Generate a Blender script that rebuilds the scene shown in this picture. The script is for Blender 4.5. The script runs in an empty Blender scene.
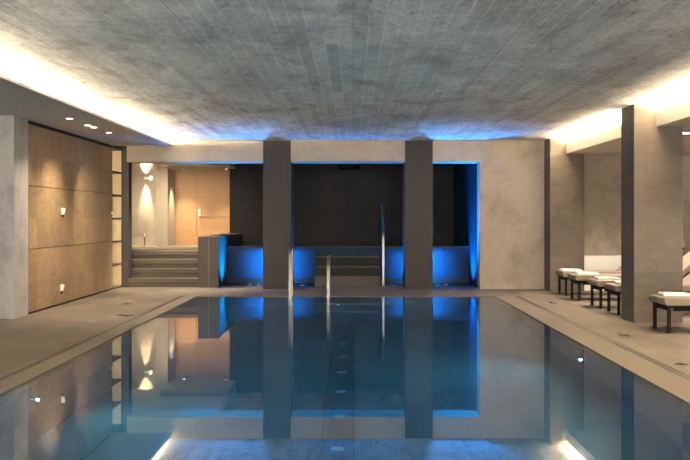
import bpy, bmesh, math, random
from mathutils import Vector, Matrix
random.seed(7)
sc = bpy.context.scene
COL = sc.collection
PI = math.pi

# ------------------------------------------------------------------ scene settings
sc.view_settings.view_transform = 'Standard'
sc.view_settings.look = 'None'
sc.view_settings.gamma = 1.0
sc.view_settings.use_curve_mapping = False
sc.view_settings.exposure = 2.42
w = bpy.data.worlds.new('World'); sc.world = w
w.use_nodes = True
w.node_tree.nodes['Background'].inputs[0].default_value = (0.02, 0.02, 0.022, 1)
w.node_tree.nodes['Background'].inputs[1].default_value = 1.0
sc.cycles.max_bounces = 14
sc.cycles.diffuse_bounces = 5
sc.cycles.glossy_bounces = 5
sc.cycles.transmission_bounces = 6
sc.cycles.sample_clamp_indirect = 4.0

# ------------------------------------------------------------------ camera (eye 1.3 m above the deck, looking down +Y)
H = 1.3
cd = bpy.data.cameras.new('Camera'); cam = bpy.data.objects.new('Camera', cd); COL.objects.link(cam)
cam.location = (0, 0, H); cam.rotation_euler = (PI/2, 0, 0)
cd.sensor_width = 36.0; cd.lens = 1000*36.0/690
cd.shift_x = -8/690; cd.shift_y = -12/690
cd.clip_end = 200
sc.camera = cam

# ------------------------------------------------------------------ material helpers
class NT:
    def __init__(s, name):
        s.m = bpy.data.materials.new(name); s.m.use_nodes = True
        s.t = s.m.node_tree; s.t.nodes.clear()
        s.out = s.t.nodes.new('ShaderNodeOutputMaterial')
    def n(s, typ, ins=None, **kw):
        nd = s.t.nodes.new(typ)
        for k, v in kw.items(): setattr(nd, k, v)
        for k, v in (ins or {}).items(): s.set(nd.inputs[k], v)
        return nd
    def set(s, sock, v):
        if isinstance(v, bpy.types.NodeSocket): s.t.links.new(v, sock)
        elif isinstance(v, bpy.types.Node): s.t.links.new(v.outputs[0], sock)
        else: sock.default_value = v
    def coord(s): return s.n('ShaderNodeTexCoord').outputs['Object']
    def mapping(s, v, scale=(1,1,1), rot=(0,0,0), loc=(0,0,0)):
        return s.n('ShaderNodeMapping', {'Vector': v, 'Scale': scale, 'Rotation': rot, 'Location': loc}).outputs[0]
    def noise(s, v, scale, detail=4, rough=.55, dist=0):
        return s.n('ShaderNodeTexNoise', {'Vector': v, 'Scale': scale, 'Detail': detail, 'Roughness': rough, 'Distortion': dist}).outputs['Fac']
    def ramp(s, f, stops):
        r = s.n('ShaderNodeValToRGB', {'Fac': f})
        e = r.color_ramp.elements
        while len(e) < len(stops): e.new(.5)
        for i, (p, c) in enumerate(stops):
            e[i].position = p
            e[i].color = (c, c, c, 1) if isinstance(c, (int, float)) else (*c, 1)
        return r.outputs[0]
    def mix(s, f, a, b, mode='MIX'):
        r = s.n('ShaderNodeMix', data_type='RGBA', blend_type=mode)
        for k, v in ((0, f), (6, a), (7, b)):
            if isinstance(v, tuple) and len(v) == 3: v = (*v, 1)
            s.set(r.inputs[k], v)
        return r.outputs[2]
    def math(s, op, a, b=0.0, c=0.0):
        r = s.n('ShaderNodeMath', operation=op); s.set(r.inputs[0], a); s.set(r.inputs[1], b); s.set(r.inputs[2], c)
        return r.outputs[0]
    def sep(s, v): return s.n('ShaderNodeSeparateXYZ', {'Vector': v}).outputs
    def comb(s, x, y, z=0.0): return s.n('ShaderNodeCombineXYZ', {'X': x, 'Y': y, 'Z': z}).outputs[0]
    def brick(s, v, bw, rh, mortar=.004, offset=0.5, c1=(.9,.9,.9), c2=(1,1,1), cm=(.6,.6,.6), bias=0.0):
        b = s.n('ShaderNodeTexBrick', {'Vector': v, 'Color1': (*c1,1), 'Color2': (*c2,1), 'Mortar': (*cm,1), 'Scale': 1.0,
                'Mortar Size': mortar, 'Mortar Smooth': .1, 'Bias': bias, 'Brick Width': bw, 'Row Height': rh}, offset=offset)
        return b.outputs['Color'], b.outputs['Fac']
    def bump(s, h, strength=.2, dist=.01, normal=None):
        d = {'Height': h, 'Strength': strength, 'Distance': dist}
        if normal is not None: d['Normal'] = normal
        return s.n('ShaderNodeBump', d).outputs[0]
    def pbr(s, color, rough=.6, metal=0.0, spec=.5, normal=None, **extra):
        b = s.n('ShaderNodeBsdfPrincipled')
        if isinstance(color, tuple): color = (*color, 1) if len(color) == 3 else color
        s.set(b.inputs['Base Color'], color); s.set(b.inputs['Roughness'], rough); s.set(b.inputs['Metallic'], metal)
        s.set(b.inputs['Specular IOR Level'], spec)
        if normal is not None: s.set(b.inputs['Normal'], normal)
        for k, v in extra.items(): s.set(b.inputs[k.replace('_', ' ')], v)
        s.t.links.new(b.outputs[0], s.out.inputs[0]); return s.m

def mat_plain(name, c, rough=.5, metal=0.0, var=.06, scale=12, spec=.5):
    t = NT(name); co = t.coord()
    f = t.noise(co, scale, 4)
    k = t.ramp(f, [(.3, 1-var), (.7, 1+0.0)])
    return t.pbr(t.mix(1.0, c, k, 'MULTIPLY'), rough, metal, spec)

def mat_emit(name, c, strength):
    t = NT(name)
    e = t.n('ShaderNodeEmission', {'Color': (*c, 1), 'Strength': strength})
    t.t.links.new(e.outputs[0], t.out.inputs[0]); return t.m

def mat_plaster(name, c, scale=1.6, amt=.22, bump=.12):
    t = NT(name); co = t.coord()
    a = t.noise(co, scale, 6, .65, .4); b = t.noise(co, scale*9, 4, .6)
    k = t.ramp(a, [(.28, 1-amt), (.5, .97), (.72, 1.0)])
    k2 = t.ramp(b, [(.3, .90), (.6, 1.0)])
    # blow holes
    v = t.n('ShaderNodeTexVoronoi', {'Vector': co, 'Scale': 7.0, 'Randomness': 1.0}).outputs['Distance']
    holes = t.ramp(v, [(.025, .72), (.06, 1.0)])
    col = t.mix(1.0, t.mix(1.0, t.mix(1.0, c, k, 'MULTIPLY'), k2, 'MULTIPLY'), holes, 'MULTIPLY')
    return t.pbr(col, .85, 0, .25, t.bump(t.math('ADD', a, t.math('MULTIPLY', b, .4)), bump, .02))

def mat_ceiling():
    t = NT('board_marked_concrete'); co = t.coord()
    x, y, z = t.sep(co)
    wob = t.math('MULTIPLY', t.math('SUBTRACT', t.noise(co, 1.2, 2), .5), .03)
    v = t.comb(y, t.math('ADD', x, wob))
    bc, bf = t.brick(v, 3.1, .115, .0035, .37, (.78,.78,.78), (1.06,1.06,1.06), (1.30,1.29,1.26))
    big = t.noise(t.mapping(co, (.8, .35, 1)), 1.1, 5, .6, .5)
    area = t.ramp(big, [(.34, .35), (.54, 1.0)])
    base = t.mix(t.ramp(t.noise(co, .55, 3, .5), [(.35, 0.0), (.65, 1.0)]), (.67,.675,.67), (.83,.805,.77))
    col = t.mix(area, base, t.mix(1.0, base, bc, 'MULTIPLY'))
    cloud = t.noise(t.mapping(co, (1.0, .45, 1)), 2.3, 7, .7, .8)
    col = t.mix(1.0, col, t.ramp(cloud, [(.32, .60), (.47, .92), (.62, 1.12)]), 'MULTIPLY')
    grit = t.noise(t.mapping(co, (3.2, 1.6, 1)), 5.5, 6, .75)
    col = t.mix(1.0, col, t.ramp(grit, [(.34, .72), (.5, 1.0), (.66, 1.10)]), 'MULTIPLY')
    # scabbed patches drawn out along the boards
    scab = t.noise(t.mapping(co, (7, 2.2, 1)), 1.6, 6, .75)
    smask = t.ramp(t.noise(co, .7, 2), [(.52, 0.0), (.62, 1.0)])
    col = t.mix(t.math('MULTIPLY', smask, t.ramp(scab, [(.36, .75), (.45, 0.0)])), col, (.22,.225,.23))
    # wide formwork panel joints
    pc, pf = t.brick(v, 4.2, 1.25, .006, .0, (1,1,1), (.94,.94,.94), (.72,.72,.70))
    col = t.mix(1.0, col, pc, 'MULTIPLY')
    hgt = t.math('ADD', t.math('MULTIPLY', t.math('MULTIPLY', bf, area), 1.0), t.math('MULTIPLY', t.math('ADD', cloud, grit), 1.2))
    hgt = t.math('ADD', hgt, t.math('MULTIPLY', pf, -1.0))
    return t.pbr(col, .85, 0, .2, t.bump(hgt, .35, .012))

def mat_stone(name, c, tw, th, axis='xz', amt=.18, joint=.75, rough=.6, spec=.35):
    """stone cladding with faint joints; axis picks the two coordinates the joints follow"""
    t = NT(name); co = t.coord(); x, y, z = t.sep(co)
    if axis == 'xz': u, vv = t.math('ADD', x, y), z
    elif axis == 'xy': u, vv = x, y
    v = t.comb(u, vv)
    bc, bf = t.brick(v, tw, th, .004, .5, (1-amt*.6,)*3, (1.0,)*3, (joint,)*3)
    vein = t.noise(t.mapping(co, (1.2, 1.2, 3.0), (0, .6, .3)), 2.2, 6, .6, 1.2)
    fine = t.noise(co, 42, 3, .6)
    k = t.ramp(vein, [(.3, 1-amt), (.7, 1.0)]); k2 = t.ramp(fine, [(.3, .86), (.65, 1.0)])
    col = t.mix(1.0, t.mix(1.0, t.mix(1.0, c, bc, 'MULTIPLY'), k, 'MULTIPLY'), k2, 'MULTIPLY')
    r = t.math('ADD', rough, t.math('MULTIPLY', t.math('SUBTRACT', vein, .5), .15))
    return t.pbr(col, r, 0, spec, t.bump(t.math('SUBTRACT', t.math('MULTIPLY', fine, .3), bf), .15, .004))

def mat_deck():
    t = NT('deck_stone'); co = t.coord(); x, y, z = t.sep(co)
    v = t.comb(y, x)
    bc, bf = t.brick(v, .84, .42, .004, .0, (.84,.83,.82), (1.04,1.03,1.02), (.60,.58,.56))
    a = t.noise(t.mapping(co, (1.6, .7, 1)), 1.4, 6, .62, .6); fine = t.noise(co, 30, 4, .6)
    base = t.mix(t.ramp(a, [(.3, 0.0), (.7, 1.0)]), (.125,.099,.072), (.215,.172,.128))
    col = t.mix(1.0, base, bc, 'MULTIPLY')
    col = t.mix(1.0, col, t.ramp(fine, [(.3, .84), (.65, 1.0)]), 'MULTIPLY')
    # wet marks left on the stone
    wet = None
    wob = t.noise(t.mapping(co, (3, 3, 3)), 2.6, 4, .6)
    for (px, py, rx, ry) in ((-3.06,13.3,.20,.30),(-3.3,12.6,.12,.12),(3.03,11.2,.13,.22),(2.92,8.9,.10,.13),(3.04,15.3,.13,.20),(-3.45,15.2,.12,.25)):
        dx = t.math('DIVIDE', t.math('SUBTRACT', x, px), rx); dy = t.math('DIVIDE', t.math('SUBTRACT', y, py), ry)
        d = t.math('SQRT', t.math('ADD', t.math('MULTIPLY', dx, dx), t.math('MULTIPLY', dy, dy)))
        d = t.math('ADD', d, t.math('MULTIPLY', t.math('SUBTRACT', wob, .5), 3.2))
        m = t.ramp(d, [(.55, 1.0), (.95, 0.0)])
        wet = m if wet is None else t.math('MAXIMUM', wet, m)
    col = t.mix(t.math('MULTIPLY', wet, .6), col, (.06,.05,.042))
    r = t.math('SUBTRACT', t.math('ADD', .5, t.math('MULTIPLY', a, .15)), t.math('MULTIPLY', wet, .3))
    return t.pbr(col, r, 0, .35, t.bump(t.math('SUBTRACT', t.math('MULTIPLY', fine, .3), bf), .15, .003))

def mat_wood(name, light, dark, axis, tile=None, knots=True, grain=1.0):
    """axis: 'y' = wall in the YZ plane, 'x' = wall in the XZ plane; grain runs up (plywood) or across (door)"""
    t = NT(name); co = t.coord(); x, y, z = t.sep(co)
    u = y if axis == 'y' else x
    if tile:
        v = t.comb(u, z)
        b = t.n('ShaderNodeTexBrick', {'Vector': v, 'Color1': (0,0,0,1), 'Color2': (1,1,1,1), 'Mortar': (.5,.5,.5,1), 'Scale': 1.0,
             'Mortar Size': .0015, 'Mortar Smooth': .1, 'Bias': 0.0, 'Brick Width': tile[0], 'Row Height': tile[1]}, offset=0.0)
        rnd = t.n('ShaderNodeSeparateColor', {'Color': b.outputs['Color']}).outputs[0]; bf = b.outputs['Fac']
    else:
        rnd, bf = 0.0, None
    off = t.math('MULTIPLY', rnd, 37.0) if tile else 0.0
    cv = t.comb(t.math('ADD', u, off), t.math('ADD', z, off), off)
    sc_ = (1.7, 3.4, 1) if tile else (1.1, 22, 1)
    g = t.noise(t.mapping(cv, sc_), 1.3*grain, 7, .68, 3.2 if tile else 1.5)
    f = t.noise(t.mapping(cv, (14, 5, 1) if tile else (4, 130, 1)), 1.0, 3, .6)
    col = t.mix(t.ramp(g, [(.30, 0.0), (.66, 1.0)]), dark, light)
    col = t.mix(1.0, col, t.ramp(f, [(.3, .86), (.65, 1.0)]), 'MULTIPLY')
    if tile:
        col = t.mix(1.0, col, t.mix(rnd, (.74,.74,.74), (1.08,1.06,1.03)), 'MULTIPLY')
    if knots:
        vo = t.n('ShaderNodeTexVoronoi', {'Vector': t.mapping(cv, (5.0, 1.7, 1)), 'Scale': 1.5, 'Randomness': 1.0}).outputs['Distance']
        col = t.mix(t.ramp(vo, [(.03, .6), (.13, 0.0)]), col, tuple(q*.45 for q in dark))
    return t.pbr(col, .48, 0, .35, t.bump(g, .05, .005))

def mat_steel(name, c=(.62,.60,.57), rough=.25):
    t = NT(name); co = t.coord()
    f = t.noise(t.mapping(co, (40, 40, 2)), 3, 3)
    return t.pbr(c, t.math('ADD', rough, t.math('MULTIPLY', f, .12)), 1.0)

def mat_basin():
    t = NT('steel_basin_sheet'); co = t.coord(); x, y, z = t.sep(co)
    v = t.comb(t.math('ADD', x, 0.0), y)
    bc, bf = t.brick(v, .05, .05, .008, .5, (.96,)*3, (1.0,)*3, (.84,)*3)
    pc, pf = t.brick(t.comb(x, y), 30.0, 2.85, .004, .0, (.98,)*3, (1.0,)*3, (.7,)*3)
    n = t.noise(co, .8, 4)
    col = t.mix(t.ramp(n, [(.3, 0.0), (.7, 1.0)]), (.30,.42,.46), (.40,.52,.55))
    col = t.mix(1.0, t.mix(1.0, col, bc, 'MULTIPLY'), pc, 'MULTIPLY')
    return t.pbr(col, .16, .6, .5, t.bump(bf, .1, .002))

def mat_water():
    t = NT('pool_water'); co = t.coord()
    n = t.noise(t.mapping(co, (1, .6, 1)), 2.2, 2, .5)
    b = t.bump(n, .012, .02)
    p = t.n('ShaderNodeBsdfPrincipled', {'Base Color': (.22,.56,1.0,1), 'Roughness': 0.0, 'IOR': 1.333, 'Transmission Weight': 1.0, 'Normal': b})
    t.t.links.new(p.outputs[0], t.out.inputs[0]); return t.m

M = dict(
    ceiling = mat_ceiling(),
    plaster = mat_plaster('beige_concrete', (.44,.365,.275), 1.8, .36),
    lintel = mat_plaster('grey_beige_concrete', (.46,.39,.295), 1.8, .2),
    pylon = mat_plaster('cool_grey_concrete', (.47,.445,.405), 1.7, .45, .35),
    soffit = mat_plaster('soffit_plaster', (.60,.585,.56), .9, .12, .06),
    softwhite = mat_plaster('pale_soffit_plaster', (.70,.63,.56), .9, .08, .04),
    column = mat_stone('brown_grey_stone', (.150,.120,.090), 1.24, .62, 'xz', .34),
    pillar = mat_stone('charcoal_stone', (.04,.035,.031), .6, .9, 'xz', .2),
    lowwall = mat_stone('grey_brown_stone', (.08,.067,.053), .9, .62, 'xz', .16),
    bay = mat_stone('brown_stone', (.031,.026,.0205), .9, .62, 'xz', .16),
    dark = mat_stone('black_stone', (.030,.026,.0215), .62, .31, 'xz', .35, 1.35, .55, .15),
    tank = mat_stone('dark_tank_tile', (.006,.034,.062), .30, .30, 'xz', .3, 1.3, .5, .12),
    step = mat_stone('step_stone', (.10,.077,.054), 1.4, .8, 'xz', .2),
    landing = mat_stone('landing_stone', (.28,.235,.18), .8, .8, 'xy', .12),
    deck = mat_deck(),
    coping = mat_stone('coping_stone', (.205,.168,.122), .9, .84, 'xy', .12),
    drain = mat_plain('dark_slot', (.02,.018,.016), .5),
    gap = mat_plain('black_recess', (.012,.011,.010), .7),
    ply = mat_wood('plywood_veneer', (.47,.325,.175), (.30,.195,.10), 'y', (.60,.432)),
    oak = mat_wood('oak_door_veneer', (.50,.295,.13), (.38,.21,.09), 'x', None, False),
    cream = mat_plain('cream_lining', (.42,.33,.21), .6),
    shelf = mat_plain('dark_shelf_board', (.06,.05,.042), .5),
    steel = mat_steel('brushed_steel', (.19,.172,.15), .42),
    bright_steel = mat_steel('polished_steel', (.27,.25,.23), .4),
    nosing = mat_steel('dull_steel_nosing', (.085,.074,.062), .5),
    basin = mat_basin(),
    channel = mat_plain('dark_floor_channel', (.10,.20,.26), .35, .5),
    water = mat_water(),
    white = mat_plain('white_plastic', (.80,.77,.72), .4),
    whitewall = mat_plain('white_lacquer', (.78,.74,.66), .45),
    towel = None, cushion = None,
    frame = mat_plain('dark_brown_wood', (.013,.0095,.0075), .7, 0, .3, 20, .15),
    black = mat_plain('black_plastic', (.002,.002,.002), .9, 0, 0, 12, .02),
    dimtext = mat_plain('grey_slat', (.03,.03,.03), .5),
    ring = mat_plain('white_trim_ring', (.75,.72,.68), .4),
    cove_l = mat_emit('warm_led_tape_left', (1.0,.80,.54), 98),
    cove_r = mat_emit('warm_led_tape_right', (1.0,.78,.50), 150),
    niche_led = mat_emit('warm_led_niche', (1.0,.76,.42), 14),
    lamp = mat_emit('downlight_lens', (1.0,.86,.66), 4),
    lamp_glass = mat_emit('glowing_glass', (1.0,.86,.66), .5),
    blue = mat_emit('blue_lens', (.03,.30,1.0), 1),
    pool_lamp = mat_emit('pool_lamp_lens', (.15,.75,1.0), 1.2),
    inlet = mat_plain('pale_inlet_cap', (.45,.65,.75), .3, .3),
)
def mat_fabric(name, c, scale, rough=.9):
    t = NT(name); co = t.coord()
    wv = t.noise(co, scale, 3, .7); b = t.noise(co, 8, 3)
    col = t.mix(1.0, t.mix(1.0, c, t.ramp(b, [(.3, .9), (.7, 1.0)]), 'MULTIPLY'), t.ramp(wv, [(.3, .88), (.7, 1.0)]), 'MULTIPLY')
    return t.pbr(col, rough, 0, .15, t.bump(wv, .25, .004))
M['towel'] = mat_fabric('white_terry', (.84,.81,.77), 160)
M['cushion'] = mat_fabric('sand_upholstery', (.30,.24,.18), 220, .75)

# ------------------------------------------------------------------ mesh helpers
class MB:
    def __init__(s): s.bm = bmesh.new()
    def box(s, x0, x1, y0, y1, z0, z1, bev=0.0, seg=2, mtx=None):
        r = bmesh.ops.create_cube(s.bm, size=1.0)
        vs = r['verts']
        for v in vs:
            v.co = Vector(((x0+x1)/2 + v.co.x*(x1-x0), (y0+y1)/2 + v.co.y*(y1-y0), (z0+z1)/2 + v.co.z*(z1-z0)))
        if bev:
            es = {e for v in vs for e in v.link_edges}
            q = bmesh.ops.bevel(s.bm, geom=list(es), offset=bev, segments=seg, profile=.6, affect='EDGES')
            vs = list({v for v in q['verts']} | {v for v in vs if v.is_valid})
        if mtx is not None:
            vs = set(vs)
            for v in list(vs):
                for f in v.link_faces: vs.update(f.verts)
            for v in vs: v.co = mtx @ v.co
        return s
    def cyl(s, c, r, z0, z1, n=24, r2=None, axis='z'):
        r2 = r if r2 is None else r2
        a, b = [], []
        for i in range(n):
            t = 2*PI*i/n
            for L, rr, zz in ((a, r, z0), (b, r2, z1)):
                p = (rr*math.cos(t), rr*math.sin(t), zz)
                if axis == 'x': p = (p[2], p[0], p[1])
                elif axis == 'y': p = (p[1], p[2], p[0])
                L.append(s.bm.verts.new((p[0]+c[0], p[1]+c[1], p[2]+c[2])))
        for i in range(n):
            j = (i+1) % n
            s.bm.faces.new((a[i], a[j], b[j], b[i]))
        s.bm.faces.new(a[::-1]); s.bm.faces.new(b)
        return s
    def ring(s, c, ri, ro, z0, z1, n=28):
        L = []
        for i in range(n):
            t = 2*PI*i/n; ct, st = math.cos(t), math.sin(t)
            L.append([s.bm.verts.new((c[0]+r*ct, c[1]+r*st, c[2]+z)) for r, z in ((ri,z0),(ro,z0),(ro,z1),(ri,z1))])
        for i in range(n):
            a, b = L[i], L[(i+1) % n]
            for k in range(4):
                s.bm.faces.new((a[k], b[k], b[(k+1)%4], a[(k+1)%4]))
        return s
    def tube(s, pts, r, n=12, flat=None):
        """sweep along pts; flat=(a,b) gives a rounded-rectangular section"""
        pts = [Vector(p) for p in pts]
        rings = []
        for i, p in enumerate(pts):
            d = (pts[min(i+1, len(pts)-1)] - pts[max(i-1, 0)]).normalized()
            up = Vector((1,0,0)) if abs(d.x) < .9 else Vector((0,0,1))
            a = d.cross(up).normalized(); b = a.cross(d).normalized()
            L = []
            for k in range(n):
                t = 2*PI*k/n
                cx, cy = math.cos(t), math.sin(t)
                if flat:
                    m = max(abs(cx), abs(cy)); q = .25
                    sx, sy = cx/(m*(1-q)+q), cy/(m*(1-q)+q)
                    L.append(s.bm.verts.new(p + a*sx*flat[0] + b*sy*flat[1]))
                else:
                    L.append(s.bm.verts.new(p + a*cx*r + b*cy*r))
            rings.append(L)
        for A, B in zip(rings, rings[1:]):
            for k in range(n):
                s.bm.faces.new((A[k], A[(k+1)%n], B[(k+1)%n], B[k]))
        s.bm.faces.new(rings[0][::-1]); s.bm.faces.new(rings[-1])
        return s
    def prism(s, poly, x0, x1, axis='x'):
        """extrude a polygon given in the plane across the axis"""
        def P(t, q):
            if axis == 'x': return (t, q[0], q[1])
            if axis == 'y': return (q[0], t, q[1])
            return (q[0], q[1], t)
        a = [s.bm.verts.new(P(x0, q)) for q in poly]; b = [s.bm.verts.new(P(x1, q)) for q in poly]
        n = len(poly)
        for i in range(n):
            s.bm.faces.new((a[i], a[(i+1)%n], b[(i+1)%n], b[i]))
        s.bm.faces.new(a[::-1]); s.bm.faces.new(b)
        return s
    def obj(s, name, mat, parent=None, smooth=False, loc=None):
        bmesh.ops.recalc_face_normals(s.bm, faces=s.bm.faces[:])
        me = bpy.data.meshes.new(name)
        if smooth:
            for f in s.bm.faces: f.smooth = True
            for e in s.bm.edges:
                if len(e.link_faces) == 2 and e.calc_face_angle(0) > .7: e.smooth = False
        s.bm.to_mesh(me); s.bm.free()
        me.materials.append(mat)
        o = bpy.data.objects.new(name, me); COL.objects.link(o)
        if parent is not None: o.parent = parent
        if loc: o.location = loc
        return o

def tag(o, label, cat, group=None, kind=None):
    o['label'] = label; o['category'] = cat
    if group: o['group'] = group
    if kind: o['kind'] = kind
    return o
def S(o, label, cat, group=None): return tag(o, label, cat, group, 'structure')
def thing(name, label, cat, loc=(0,0,0), rz=0, group=None):
    o = bpy.data.objects.new(name, None); COL.objects.link(o)
    o.empty_display_size = .1
    o.location = loc; o.rotation_euler = (0,0,rz)
    return tag(o, label, cat, group)
def copy_tree(o, parent=None):
    c = o.copy(); COL.objects.link(c)
    if parent is not None: c.parent = parent
    for ch in list(o.children): copy_tree(ch, c)
    return c
def light(name, typ, loc, energy, color, parent=None, rot=(0,0,0), **kw):
    d = bpy.data.lights.new(name, typ); d.energy = energy; d.color = color
    for k, v in kw.items(): setattr(d, k, v)
    o = bpy.data.objects.new(name, d); COL.objects.link(o); o.location = loc; o.rotation_euler = rot
    if parent is not None: o.parent = parent
    return o

# ------------------------------------------------------------------ key dimensions (metres)
ZC = 2.72                       # ceiling
PL, PR, PF, PN = -2.60, 2.36, 16.58, -3.0     # pool edges
PD = 1.45                       # pool depth
Y0 = 18.30                      # plane of the far concrete wall
YB = 23.1                       # black back wall
XL = -4.36                      # plane of the timber wall
NEAR = -9.0
XR = 7.6

# ------------------------------------------------------------------ floor, coping, drains
m = MB()
m.box(-6.2, PL-.21, NEAR, 18.85, -.3, 0); m.box(PR+.33, XR, NEAR, 19.0, -.3, 0)
m.box(PL-.21, PR+.33, PF, 19.15, -.3, 0); m.box(PL-.21, PR+.33, NEAR, PN, -.3, 0)
S(m.obj('floor', M['deck']), 'brown grey stone tile deck around the pool with wet marks', 'floor')
m = MB().box(PL-.21, PL, PN, PF, -.3, 0)
S(m.obj('trim_1', M['coping']), 'pale stone coping strip along the left edge of the pool', 'pool edge')
m = MB().box(PR, PR+.33, PN, PF, -.3, 0)
S(m.obj('trim_2', M['coping']), 'pale stone coping strip along the right edge of the pool', 'pool edge')
m = MB().box(PL-.265, PL-.215, PN, PF+.1, .0005, .002)
tag(m.obj('drain_slot', M['drain']), 'dark slot drain running beside the left pool coping', 'drain', 'slot drains in the deck')
m = MB().box(PR+.335, PR+.375, PN, PF+.1, .0005, .002)
m.box(PR+.395, PR+.415, PN, PF+.1, .0005, .002)
tag(m.obj('drain_slot', M['drain']), 'dark double slot drain running beside the right pool coping', 'drain', 'slot drains in the deck')

# ------------------------------------------------------------------ pool basin and water
m = MB()
m.box(PL-.2, PR+.3, PN, PF, -PD-.1, -PD)
m.box(PL-.2, PL, PN, PF, -PD, -.302); m.box(PR, PR+.3, PN, PF, -PD, -.302)
m.box(PL-.2, PR+.3, PF, PF+.2, -PD, -.302); m.box(PL-.2, PR+.3, PN-.2, PN, -PD, -.302)
basin = S(m.obj('pool_wall', M['basin']), 'blue grey steel pool basin seen through the water', 'pool')
ch = MB().box(-.228, .0, -1, 14.6, -PD, -PD+.004).obj('floor_channel', M['channel'], basin)
m = MB(); m.box(-.236, -.228, -1, 14.6, -PD, -PD+.008); m.box(0, .008, -1, 14.6, -PD, -PD+.008)
for k in range(15): m.box(-.228, 0, .4+k*.95, .408+k*.95, -PD+.003, -PD+.006)
m.obj('channel_edge', M['drain'], ch)
for k in range(9):
    MB().cyl((-.112, 6.25+k*.955, -PD+.004), .05, 0, .012, 20).obj('inlet_cap', M['inlet'], ch)
WZ = -.008
bm_ = bmesh.new()
vs = [bm_.verts.new(p) for p in ((PL+.001,PN+.001,WZ),(PR-.001,PN+.001,WZ),(PR-.001,PF-.001,WZ),(PL+.001,PF-.001,WZ))]
bm_.faces.new(vs)
me = bpy.data.meshes.new('water'); bm_.to_mesh(me); bm_.free(); me.materials.append(M['water'])
water = bpy.data.objects.new('water', me); COL.objects.link(water)
S(water, 'still blue pool water mirroring the room', 'water')

def pool_lamp(x, y, side, label):
    t = thing('pool_lamp', label, 'pool light', (x, y, -.82), 0, 'underwater lamps in the pool walls')
    s = 1 if side < 0 else -1
    MB().cyl((0,0,0), .014, 0, s*.012, 24, axis='x').obj('trim_ring', M['steel'], t)
    MB().cyl((0,0,0), .008, s*.012, s*.02, 20, axis='x').obj('lens', M['pool_lamp'], t)
    light('pool_light', 'SPOT', (s*.06, 0, 0), 22, (.2,.9,.95), t, (0, -s*(PI/2+.25), 0), spot_size=3.0, spot_blend=1.0, shadow_soft_size=.007)
pool_lamp(PL+.001, 8.05, -1, 'small glowing underwater lamp in the left pool wall')
pool_lamp(PR-.001, 10.1, 1, 'small glowing underwater lamp in the right pool wall')

# ------------------------------------------------------------------ ceiling and soffits
S(MB().box(-6.2, XR, NEAR, YB+.8, ZC, ZC+.2).obj('ceiling', M['ceiling']), 'grey board-marked concrete ceiling over the pool', 'ceiling')
m = MB().box(-6.2, -3.31, NEAR, Y0, 2.62, 2.635); m.box(-3.325, -3.31, NEAR, Y0, 2.635, 2.655)
S(m.obj('ceiling_soffit', M['soffit']), 'lowered plaster soffit with light cove along the left side', 'soffit')
m = MB().box(3.78, XR, NEAR, 18.3, 2.44, 2.46); m.box(3.78, 3.80, NEAR, 18.3, 2.46, 2.62)
S(m.obj('ceiling_soffit', M['softwhite']), 'pale lowered soffit with deep fascia above the loungers on the right', 'soffit')
# LED tape inside the coves
t = MB().box(-3.455, -3.445, NEAR+.2, Y0-.02, 2.636, 2.668)
tag(t.obj('led_strip', M['cove_l']), 'warm light strip hidden in the left ceiling cove', 'light strip')
for i, (a, b, lab) in enumerate(((NEAR+.2, 12.40, 'warm light strip in the right cove, nearer than the near stone column'),
                                 (13.10, 17.70, 'warm light strip in the right cove between the two stone columns'))):
    t = MB().box(3.985, 3.995, a, b, 2.47, 2.60)
    tag(t.obj('led_strip', M['cove_r']), lab, 'light strip', 'light strips in the right cove')

# ------------------------------------------------------------------ walls
m = MB()
m.box(-6.4, -6.2, NEAR-.2, YB+.8, -.3, ZC)
m.box(-6.2, XL-.02, 12.87, 13.42, 0, 2.62)          # behind the pylon
S(m.obj('wall_left', M['pylon']), 'grey concrete wall far to the left', 'wall')
S(MB().box(XR, XR+.2, NEAR-.2, 19, -.3, ZC).obj('wall_right', M['plaster']), 'plaster wall behind the loungers at the far right', 'wall')
S(MB().box(-6.2, XR, NEAR-.2, NEAR, -.3, ZC).obj('wall_front', M['plaster']), 'plaster wall behind the viewer', 'wall')
wn = S(MB().box(-4.2, 4.2, NEAR+.001, NEAR+.03, .25, 2.55).obj('added_fill_panel', M['whitewall']), 'wide added panel behind the viewer for the fill light', 'fill panel')  # added out of view as a place for the fill light
light('added_fill_area', 'AREA', (0, NEAR+.06, 1.4), 460, (1.0,.96,.90), wn, (PI/2, 0, 0), shape='RECTANGLE', size=8.2, size_y=2.2)  # added soft fill that lifts the whole room, no known source
S(MB().box(-5.6, XL, 12.86, 13.42, 0, 2.62).obj('wall_pylon', M['pylon']), 'rough grey concrete pier at the left edge of the photo', 'wall')

# timber wall: dark backing with six plywood panels and shadow gaps
wt = S(MB().box(-4.60, XL-.03, 13.42, 18.10, 0, 2.62).obj('wall_timber', M['gap']), 'plywood clad wall left of the pool', 'wall')
rows = ((.03, .872), (.882, 1.732), (1.742, 2.565))
for (y0, y1) in ((13.43, 16.395), (16.405, 18.095)):
    for (z0, z1) in rows:
        MB().box(XL-.028, XL, y0, y1, z0, z1).obj('panel', M['ply'], wt)
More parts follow.
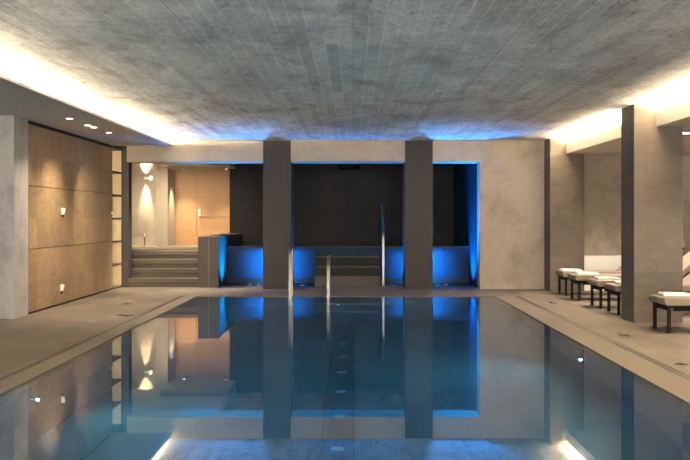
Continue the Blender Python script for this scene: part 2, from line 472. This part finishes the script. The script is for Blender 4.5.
# lit shelf niche at the end of the timber wall
n = thing('shelf_niche', 'tall lit shelf niche with six cream cells at the end of the plywood wall', 'shelf', (XL, 18.11, 0))
m = MB(); m.box(-.30, -.28, 0, .72, .02, 2.58); m.box(-.28, 0, .70, .72, .02, 2.58)
m.obj('lining', M['cream'], n)
m = MB(); m.box(-.30, .0, 0, .012, .02, 2.58)
m.obj('side', M['shelf'], n)
zs = [.0, .42, .845, 1.27, 1.70, 2.125, 2.56]
for z in zs:
    MB().box(-.279, .004, .013, .699, z+.001, z+.035).obj('shelf', M['shelf'], n)
for a, b in zip(zs, zs[1:]):
    MB().box(-.275, -.22, .0125, .018, a+.06, b-.02).obj('light_strip', M['niche_led'], n)
S(MB().box(-5.0, -4.23, 18.85, 19.12, 0, 2.72).obj('wall_pier', M['pillar']), 'dark stone pier beside the shelf niche and the stairs', 'wall')
S(MB().box(-5.6, XL-.31, 18.10, 18.84, 0, 2.62).obj('wall_niche', M['gap']), 'dark wall behind the shelf niche', 'wall')

# white fittings on the plywood
def fitting(y, z, label, x=XL+.0005, k=1.0):
    t = thing('wall_fitting', label, 'wall fitting', (x, y, z), 0, 'white fittings on the timber wall')
    t.scale = (k, k, k)
    MB().box(0, .012, -.03, .03, -.05, .05, .004).obj('plate', M['white'], t)
    m = MB(); m.prism([(.012,.045),(.046,.045),(.050,.03),(.034,-.045),(.012,-.045)], -.026, .026, 'y')
    m.obj('body', M['white'], t)
    MB().box(.001, .02, -.012, .012, -.09, -.0505).obj('shadow_block', M['frame'], t)  # dark block stands in for the shadow under the fitting
fitting(14.98, 1.40, 'upper small white fitting on the plywood wall')
fitting(14.93, .26, 'lower small white fitting on the plywood wall near the floor')
fitting(18.05, 1.39, 'small white fitting beside the lit shelf niche', k=.5)

# far concrete frame: lintel and right-hand wall
def lintel(x0, x1, n, label):
    S(MB().box(x0, x1, Y0, Y0+.67, 2.33, ZC).obj('lintel', M['lintel']), label, 'beam', 'concrete lintels over the bays')
lintel(-4.14, -1.645, 1, 'concrete lintel over the steps, left of the first dark column')
lintel(-1.138, .952, 2, 'concrete lintel between the two dark columns')
lintel(1.46, 2.32, 3, 'short concrete lintel right of the second dark column')
S(MB().box(2.32, XR, Y0, Y0+.4, 0, ZC).obj('wall_back', M['plaster']), 'mottled beige concrete wall behind the right deck', 'wall')
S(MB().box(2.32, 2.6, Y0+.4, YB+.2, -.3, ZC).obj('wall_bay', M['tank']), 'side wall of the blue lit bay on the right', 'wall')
for x0, x1, lab in ((-1.645,-1.138,'left dark stone column between the bays'),(.952,1.46,'right dark stone column between the bays')):
    S(MB().box(x0, x1, Y0-.004, Y0+.9, 0, ZC).obj('column', M['bay']), lab, 'column', 'dark columns at the end of the pool')
for x0, y0, lab in ((3.50,12.45,'near brown stone column on the right deck'),(3.50,17.75,'far brown stone column at the end of the right deck')):
    S(MB().box(x0, x0+.605, y0, y0+.6 if y0 < 15 else Y0, 0, ZC).obj('column', M['column']), lab, 'column', 'stone columns on the right deck')

# ------------------------------------------------------------------ stairs, landing and door
st = bpy.data.objects.new('stairs', None); COL.objects.link(st)
S(st, 'four broad stone steps up to the wooden door', 'steps')
SX0, SX1 = -4.225, -2.915
RH = .1635
for k in range(4):
    y = 18.80 + .30*k; z = RH*k
    x0 = SX0 if k == 0 else -4.7
    m = MB(); m.box(x0, SX1, y+.035, 19.72, z, z+RH*.5)
    e = m.obj('riser', M['step'], st)
    m = MB(); m.box(x0, SX1, y, 19.72 if k < 3 else 19.74, z+RH*.5, z+RH, .006, 2)
    m.obj('tread', M['step'], st)
LZ = RH*4
S(MB().box(-6.2, -2.915, 19.74, YB+.6, -.3, LZ).obj('floor_landing', M['landing']), 'pale stone landing in front of the wooden door', 'floor')
m = MB(); m.box(-6.2, -4.49, 22.9, 23.7, LZ, 2.589)
S(m.obj('wall_corridor', M['plaster']), 'grey concrete wall with the glowing lamp by the stairs', 'wall')
m = MB(); m.box(-4.49, -4.22, 22.78, 23.7, LZ, 2.589); m.box(-4.49, -4.22, 23.7, 23.78, LZ, 2.434)
S(m.obj('wall_door', M['lintel']), 'pale concrete surround of the wooden door', 'wall')
d = S(MB().box(-4.22, -3.720, 23.70, 23.78, LZ, 2.434).obj('door_1', M['oak']), 'fixed oak leaf left of the door with the push bar', 'door')
d2 = S(MB().box(-3.712, -2.6, 23.70, 23.78, LZ, 2.434).obj('door_2', M['oak']), 'oak door with white handle and horizontal push bar', 'door')
h = MB().box(-3.66, -3.61, 23.66, 23.70, 1.34, 1.50, .01).obj('handle', M['white'], d2)
m = MB(); m.tube([(-3.635,23.66,1.345),(-3.635,23.62,1.335),(-3.60,23.60,1.335),(-2.62,23.60,1.325)], .011)
m.obj('push_bar', M['steel'], d2, True)
S(MB().box(-4.22, -2.70, 21.9, 23.70, 2.435, 2.589).obj('wall_header', M['lintel']), 'pale header with two tiny lamps above the wooden door', 'wall')
S(MB().box(-6.2, -2.70, Y0+.68, YB+.64, 2.59, 2.68).obj('ceiling_corridor', M['softwhite']), 'pale lowered ceiling over the landing and the wooden door', 'ceiling')
S(MB().box(-6.2, -2.4, YB+.7, YB+.9, -.3, ZC).obj('wall_rear', M['dark']), 'dark wall behind the door', 'wall')

# wall lamp by the stairs
sx, sz = -4.74, 2.21
t = thing('wall_lamp', 'glowing up-and-down wall lamp on the concrete by the stairs', 'lamp', (sx, 22.899, sz))
MB().box(-.04, .06, -.025, 0, -.028, .028, .006).obj('bracket', M['white'], t)
MB().box(.09, .15, -.10, -.02, -.045, .045, .006).obj('head', M['lamp_glass'], t)
MB().tube([(.055,-.015,-.01),(.12,-.03,-.01)], .01).obj('arm', M['white'], t)
light('beam_up', 'SPOT', (0, -.07, .03), 120, (1,.84,.60), t, (PI-.14, 0, 0), spot_size=.95, spot_blend=.8, shadow_soft_size=.02)
light('beam_down', 'SPOT', (0, -.06, -.03), 75, (1,.84,.60), t, (.10, 0, 0), spot_size=.62, spot_blend=.9, shadow_soft_size=.02)
for x, y, e in ((-3.4, 21.4, 9), (-4.35, 21.2, 38)):
    light('unseen_fill_spot', 'SPOT', (x, y, 2.425), e, (1,.82,.58), None, (.55, 0, 0), spot_size=2.3, spot_blend=.8, shadow_soft_size=.1)  # bodiless fill spots added to brighten the corridor walls
light('unseen_fill_spot', 'SPOT', (-3.3, 19.1, 2.42), 110, (1,.82,.58), None, (-.1,0,0), spot_size=1.6, spot_blend=.8, shadow_soft_size=.05)  # added spot hidden behind the lintel, lifts the stair treads
# slim upright fitting on the landing
t = thing('floor_standpipe', 'thin upright fitting with a pale knob on the landing', 'fitting', (-4.75, 22.80, LZ))
MB().cyl((0,0,0), .03, 0, .01, 16).obj('base', M['steel'], t)
MB().cyl((0,0,0), .009, .01, .22, 12).obj('stem', M['frame'], t)
m = MB(); m.cyl((0,0,0), .012, .22, .27, 12); m.cyl((0,0,0), .018, .27, .30, 16, .014)
m.obj('knob', M['white'], t)

# ------------------------------------------------------------------ low wall and raised pool
lw = S(MB().box(-2.91, -2.53, 18.79, 22.90, 0, .95).obj('wall_low', M['lowwall']), 'low stone clad wall between the steps and the raised pool', 'wall')
MB().box(-2.722, -2.708, 18.786, 18.7899, 0.002, .948).obj('joint_strip', M['coping'], lw)
S(MB().box(-2.85, 2.32, YB, YB+.2, 0, ZC).obj('wall_far', M['dark']), 'black stone wall behind the raised pool', 'wall')
S(MB().box(-2.53, 2.32, 19.15, 20.0, -.3, -.002).obj('floor_recess', M['dark']), 'black stone floor strip in front of the raised pool', 'floor')
TZ = .72
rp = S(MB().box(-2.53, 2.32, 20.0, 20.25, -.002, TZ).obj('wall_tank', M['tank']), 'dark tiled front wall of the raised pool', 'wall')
MB().box(-2.53, 2.32, 19.975, 20.0, -.001, .10).obj('shade_strip', M['dark'], rp)  # black strip stands in for the unlit foot of the tank wall
MB().box(-2.53, 2.32, 19.985, 20.26, TZ, TZ+.012).obj('overflow_edge', M['lowwall'], rp)
bm_ = bmesh.new()
vs = [bm_.verts.new(p) for p in ((-2.53,20.25,TZ+.006),(2.32,20.25,TZ+.006),(2.32,YB,TZ+.006),(-2.53,YB,TZ+.006))]
bm_.faces.new(vs); me = bpy.data.meshes.new('water'); bm_.to_mesh(me); bm_.free()
tw = NT('dark_raised_water'); me.materials.append(tw.pbr((.01,.014,.018), .06, 0, .5))
o = bpy.data.objects.new('water', me); COL.objects.link(o)
S(o, 'dark water surface of the raised pool', 'water')
# steel nosed steps up to the raised pool
ts = thing('pool_steps', 'dark steps with bright steel nosings up to the raised pool', 'steps', (-.08, 19.10, 0))
for k in range(3):
    y = .30*k
    b = MB().box(-.655, .60, y, .874, .18*k+.001, .18*(k+1)).obj('step', M['lowwall'] if k == 0 else M['dark'], ts)  # lowest step in paler stone: the light on it is put into colour
    MB().box(-.655, .60, y-.012, y+.03, .18*(k+1)-.018, .18*(k+1)+.006, .003).obj('nosing', M['nosing'], b)

# handrails
def arc(p0, p1, p2, n=8):
    p0, p1, p2 = map(Vector, (p0, p1, p2))
    return [p0*(1-t)**2 + p1*2*t*(1-t) + p2*t*t for t in [i/n for i in range(n+1)]]
def rail(x, top, label):
    t = thing('handrail', label, 'handrail', (x, PF+.10, 0), 0, 'steel handrails of the pool')
    zt = top
    pts = [(0,0,.012),(0,0,zt-.14)] + arc((0,0,zt-.12),(0,0,zt),(0,-.12,zt)) + [(0,-.20,zt)] + arc((0,-.22,zt),(0,-.36,zt-.02),(0,-.40,zt-.16)) + [(0,-.42,.1),(0,-.42,-.5)]
    MB().tube(pts, .02, 16, (.012,.026)).obj('bar', M['steel'], t, True)
    MB().cyl((0,0,0), .055, .0005, .012, 24).obj('flange', M['steel'], t, True)
rail(-1.025, .87, 'taller left steel handrail at the far pool edge')
rail(-.405, .67, 'shorter steel handrail at the far pool edge below the steps')
t = thing('handrail', 'pointed looping steel handrail at the right of the raised pool steps', 'handrail', (.578, 19.06, 0), 0, 'steel handrails of the pool')
pts = [(0,0,.012),(0,0,.86)] + arc((0,0,.88),(0,0,1.02),(0,.10,1.08)) + [(-.005,.8,1.45)] + arc((-.008,1.0,1.54),(-.01,1.16,1.63),(-.015,1.3,1.54)) + [(-.025,1.9,1.1),(-.035,2.3,.74)]
MB().tube(pts, .02, 16, (.018,.022)).obj('bar', M['bright_steel'], t, True)
MB().cyl((0,0,0), .05, .0005, .012, 24).obj('flange', M['steel'], t, True)

# grille on the black wall
t = thing('wall_grille', 'small black slotted box high on the black back wall', 'grille', (-.09, YB-.001, 2.42))
MB().box(-.25, .25, -.03, 0, 0, .105, .005).obj('housing', M['black'], t)
MB().box(-.20, .10, -.034, -.031, .055, .066).obj('slot', M['dimtext'], t)

# blue uplights behind the columns
def uplight(x, y, e, label, roll=0.0, cw=2.0, size=1.45):
    t = thing('floor_uplight', label, 'light', (x, y, -.002), 0, 'blue uplights behind the columns')
    MB().ring((0,0,0), .045, .065, .0005, .012).obj('trim_ring', M['steel'], t)
    MB().cyl((0,0,0), .045, .0005, .008, 24).obj('lens', M['blue'], t)
    light('blue_beam', 'SPOT', (0,0,.03), e, (.0,.27,1.0), t, (PI+.12, roll, 0), spot_size=size, spot_blend=1.0, shadow_soft_size=.03)
    if cw: light('blue_beam_front', 'SPOT', (0,0,.03), cw, (.10,.36,1.0), t, (PI+.72, 0, 0), spot_size=.9, spot_blend=1.0, shadow_soft_size=.03)
uplight(-2.0, 19.45, 105, 'blue uplight beside the low stone wall', -.72, 45, 1.6)
uplight(-1.80, 19.25, 90, 'blue uplight just left of the left dark column', 0, 110)
uplight(-.98, 19.25, 60, 'blue uplight just right of the left dark column', 0, 30)
uplight(.80, 19.25, 60, 'blue uplight just left of the right dark column', 0, 30)
uplight(1.62, 19.25, 90, 'blue uplight just right of the right dark column', 0, 120)
uplight(1.80, 19.42, 190, 'blue uplight at the foot of the right bay wall', .62, 45, 1.75)
def wash(x, label):
    t = thing('wall_washer', label, 'light', (x, 19.198, .50), 0, 'blue lamps on the backs of the dark columns')
    MB().box(-.06, .06, 0, .05, -.05, .05, .008).obj('housing', M['black'], t)
    MB().cyl((0,0,0), .035, .0505, .056, 20, axis='y').obj('lens', M['blue'], t)
    MB().box(-.13, .13, .0, .235, .052, .06).obj('added_beam_hood', M['black'], t)  # added hood, placed to keep blue light off the wall above
    light('blue_wash', 'SPOT', (0,.075,0.02), 125, (.0,.30,1.0), t, (PI/2-.16, 0, 0), spot_size=1.85, spot_blend=1.0, shadow_soft_size=.03)
wash(-1.56, 'blue lamp on the back of the left dark column')
wash(1.38, 'blue lamp on the back of the right dark column')

# ------------------------------------------------------------------ downlights
def downlight(x, y, z, label, e, size=.042, group='downlights in the left soffit', spot=1.9, blend=1.0, color=(1,.83,.62), tilt=(0,0,0)):
    t = thing('downlight', label, 'ceiling light', (x, y, z), 0, group)
    MB().ring((0,0,0), size, size+.014, -.006, -.0005).obj('trim_ring', M['ring'], t)
    MB().cyl((0,0,0), size, -.004, -.0005, 24).obj('lens', M['lamp'], t)
    light('beam', 'SPOT', (0,0,-.03), e, color, t, tilt, spot_size=spot, spot_blend=blend, shadow_soft_size=.05)
left = 'downlights in the left soffit'
downlight(-3.755, 13.25, 2.62, 'nearest of the visible downlights in the left soffit', 25)
downlight(-3.765, 14.20, 2.62, 'second downlight from the near end of the left soffit, one of the close pair', 22)
downlight(-3.765, 14.53, 2.62, 'farther lamp of the close pair of downlights in the left soffit', 45)
downlight(-3.77, 15.45, 2.62, 'farthest downlight in the left soffit', 70, tilt=(.6,-.25,0))
for y in (9.6, 6.4):
    light('unseen_fill_spot', 'SPOT', (-3.76, y, 2.6), 15, (1,.80,.55), None, spot_size=1.7, spot_blend=.7, shadow_soft_size=.05)  # unseen spots without fixtures, added to light the left deck
downlight(4.47, 13.4, 2.44, 'bright downlight in the right soffit beside the near column', 48, .085, 'downlights in the right soffit')
for y in (15.1, 16.4, 11.2, 9.0, 6.0):
    light('unseen_fill_spot', 'SPOT', (4.55, y, 2.42), 55, (1,.86,.69), None, spot_size=2.1, spot_blend=.6, shadow_soft_size=.05)  # spots without fixtures, added out of sight to light the loungers
downlight(-3.93, 23.25, 2.435, 'left tiny downlight above the wooden door', 45, .03, 'downlights above the door', 1.3, .8)
downlight(-2.93, 23.15, 2.435, 'right tiny downlight above the wooden door', 40, .03, 'downlights above the door', 1.3, .8)

# ------------------------------------------------------------------ white plinth and loungers
S(MB().box(4.12, 5.9, 17.85, 18.2, 0, .62, .01).obj('wall_plinth', M['whitewall']), 'low white plinth against the back wall behind the loungers', 'plinth')

def make_lounger():
    r = thing('lounger', 'x', 'lounger', (0,0,0), 0, 'upholstered loungers on the right deck')
    m = MB(); m.prism([(0,.345),(.02,.315),(1.08,.315),(1.08,.395),(.012,.395),(0,.385)], -.31, .31, 'y')
    es = [e for e in m.bm.edges]
    bmesh.ops.bevel(m.bm, geom=es, offset=.008, segments=2, affect='EDGES')
    m.obj('seat_cushion', M['cushion'], r)
    A = Matrix.Translation((1.09, 0, .335)) @ Matrix.Rotation(-math.radians(40), 4, 'Y')
    m = MB().box(0, .84, -.31, .31, 0, .08, .012, 2, A); m.obj('back_cushion', M['cushion'], r)
    A2 = Matrix.Translation((1.09, 0, .33)) @ Matrix.Rotation(-math.radians(40), 4, 'Y')
    m = MB().box(.02, .80, -.27, .27, -.03, -.004, 0, 2, A2); m.obj('back_board', M['frame'], r)
    m = MB()
    for s in (-1, 1): m.box(.13, 1.86, s*.21-.02, s*.21+.02, .245, .305)
    m.box(.045, .075, -.23, .23, .255, .3149); m.box(1.80, 1.85, -.23, .23, .245, .305)
    m.obj('frame', M['frame'], r)
    m = MB().box(.079, .13, -.012, .012, .27, .30).obj('bracket', M['frame'], r)
    for x in (.06, 1.80):
        for s in (-1, 1):
            MB().box(x-.018, x+.018, s*.262-.019, s*.262+.019, 0, .3145).obj('leg', M['frame'], r)
    for s in (-1, 1): MB().tube([(1.62, s*.15, .30), (1.56, s*.15, .69)], .014, 8).obj('back_strut', M['frame'], r)
    return r
def make_towel():
    m = MB()
    # folded terry towel: three rounded layers, the fold facing the foot end
    for i, (z0, z1, x0, x1, w_) in enumerate(((.0,.016,.0,.34,.105),(.013,.029,.008,.33,.102),(.025,.040,.004,.30,.097))):
        m.box(x0, x1, -w_, w_, z0, z1, .0075, 3)
    m.cyl((.010, 0, .020), .0195, -.098, .098, 14, axis='y')
    for v in m.bm.verts:
        n_ = math.sin(v.co.x*31+v.co.y*17)*.5 + math.sin(v.co.x*11-v.co.y*43+1)*.5
        if v.co.z > .004:
            v.co.z *= 1 + .10*n_ - .9*max(0, v.co.x-.12)
        v.co.y *= 1 + .03*math.sin(v.co.x*20)
    return m.obj('towel', M['towel'], None, True)
lg0 = make_lounger(); tw0 = make_towel()
rows_ = [(16.98, .06, 0.05, 'farthest beige lounger, beside the far stone column', 'white folded towel on the farthest lounger'),
         (16.00, .10, -.08, 'second beige lounger from the back wall', 'white folded towel on the second lounger from the back wall'),
         (14.63, .09, .06, 'third beige lounger from the back wall, in the gap between the columns', 'white folded towel on the third lounger from the back wall'),
         (13.66, .12, -.05, 'beige lounger just behind the near stone column and partly hidden by it', 'white folded towel on the lounger just behind the near column'),
         (11.53, .09, .04, 'nearest beige lounger, standing in front of the near stone column', 'white folded towel on the nearest lounger')]
for i, (y, tx, trz, lab, tlab) in enumerate(rows_):
    o = lg0 if i == 0 else copy_tree(lg0)
    o.location = (3.50, y, 0.0); o['label'] = lab
    q = tw0 if i == 0 else tw0.copy()
    if i: COL.objects.link(q)
    q.location = (3.50+tx, y+.10*(1 if i % 2 == 0 else .6), .396); q.rotation_euler = (0, 0, trz)
    tag(q, tlab, 'towel', 'white towels on the loungers')
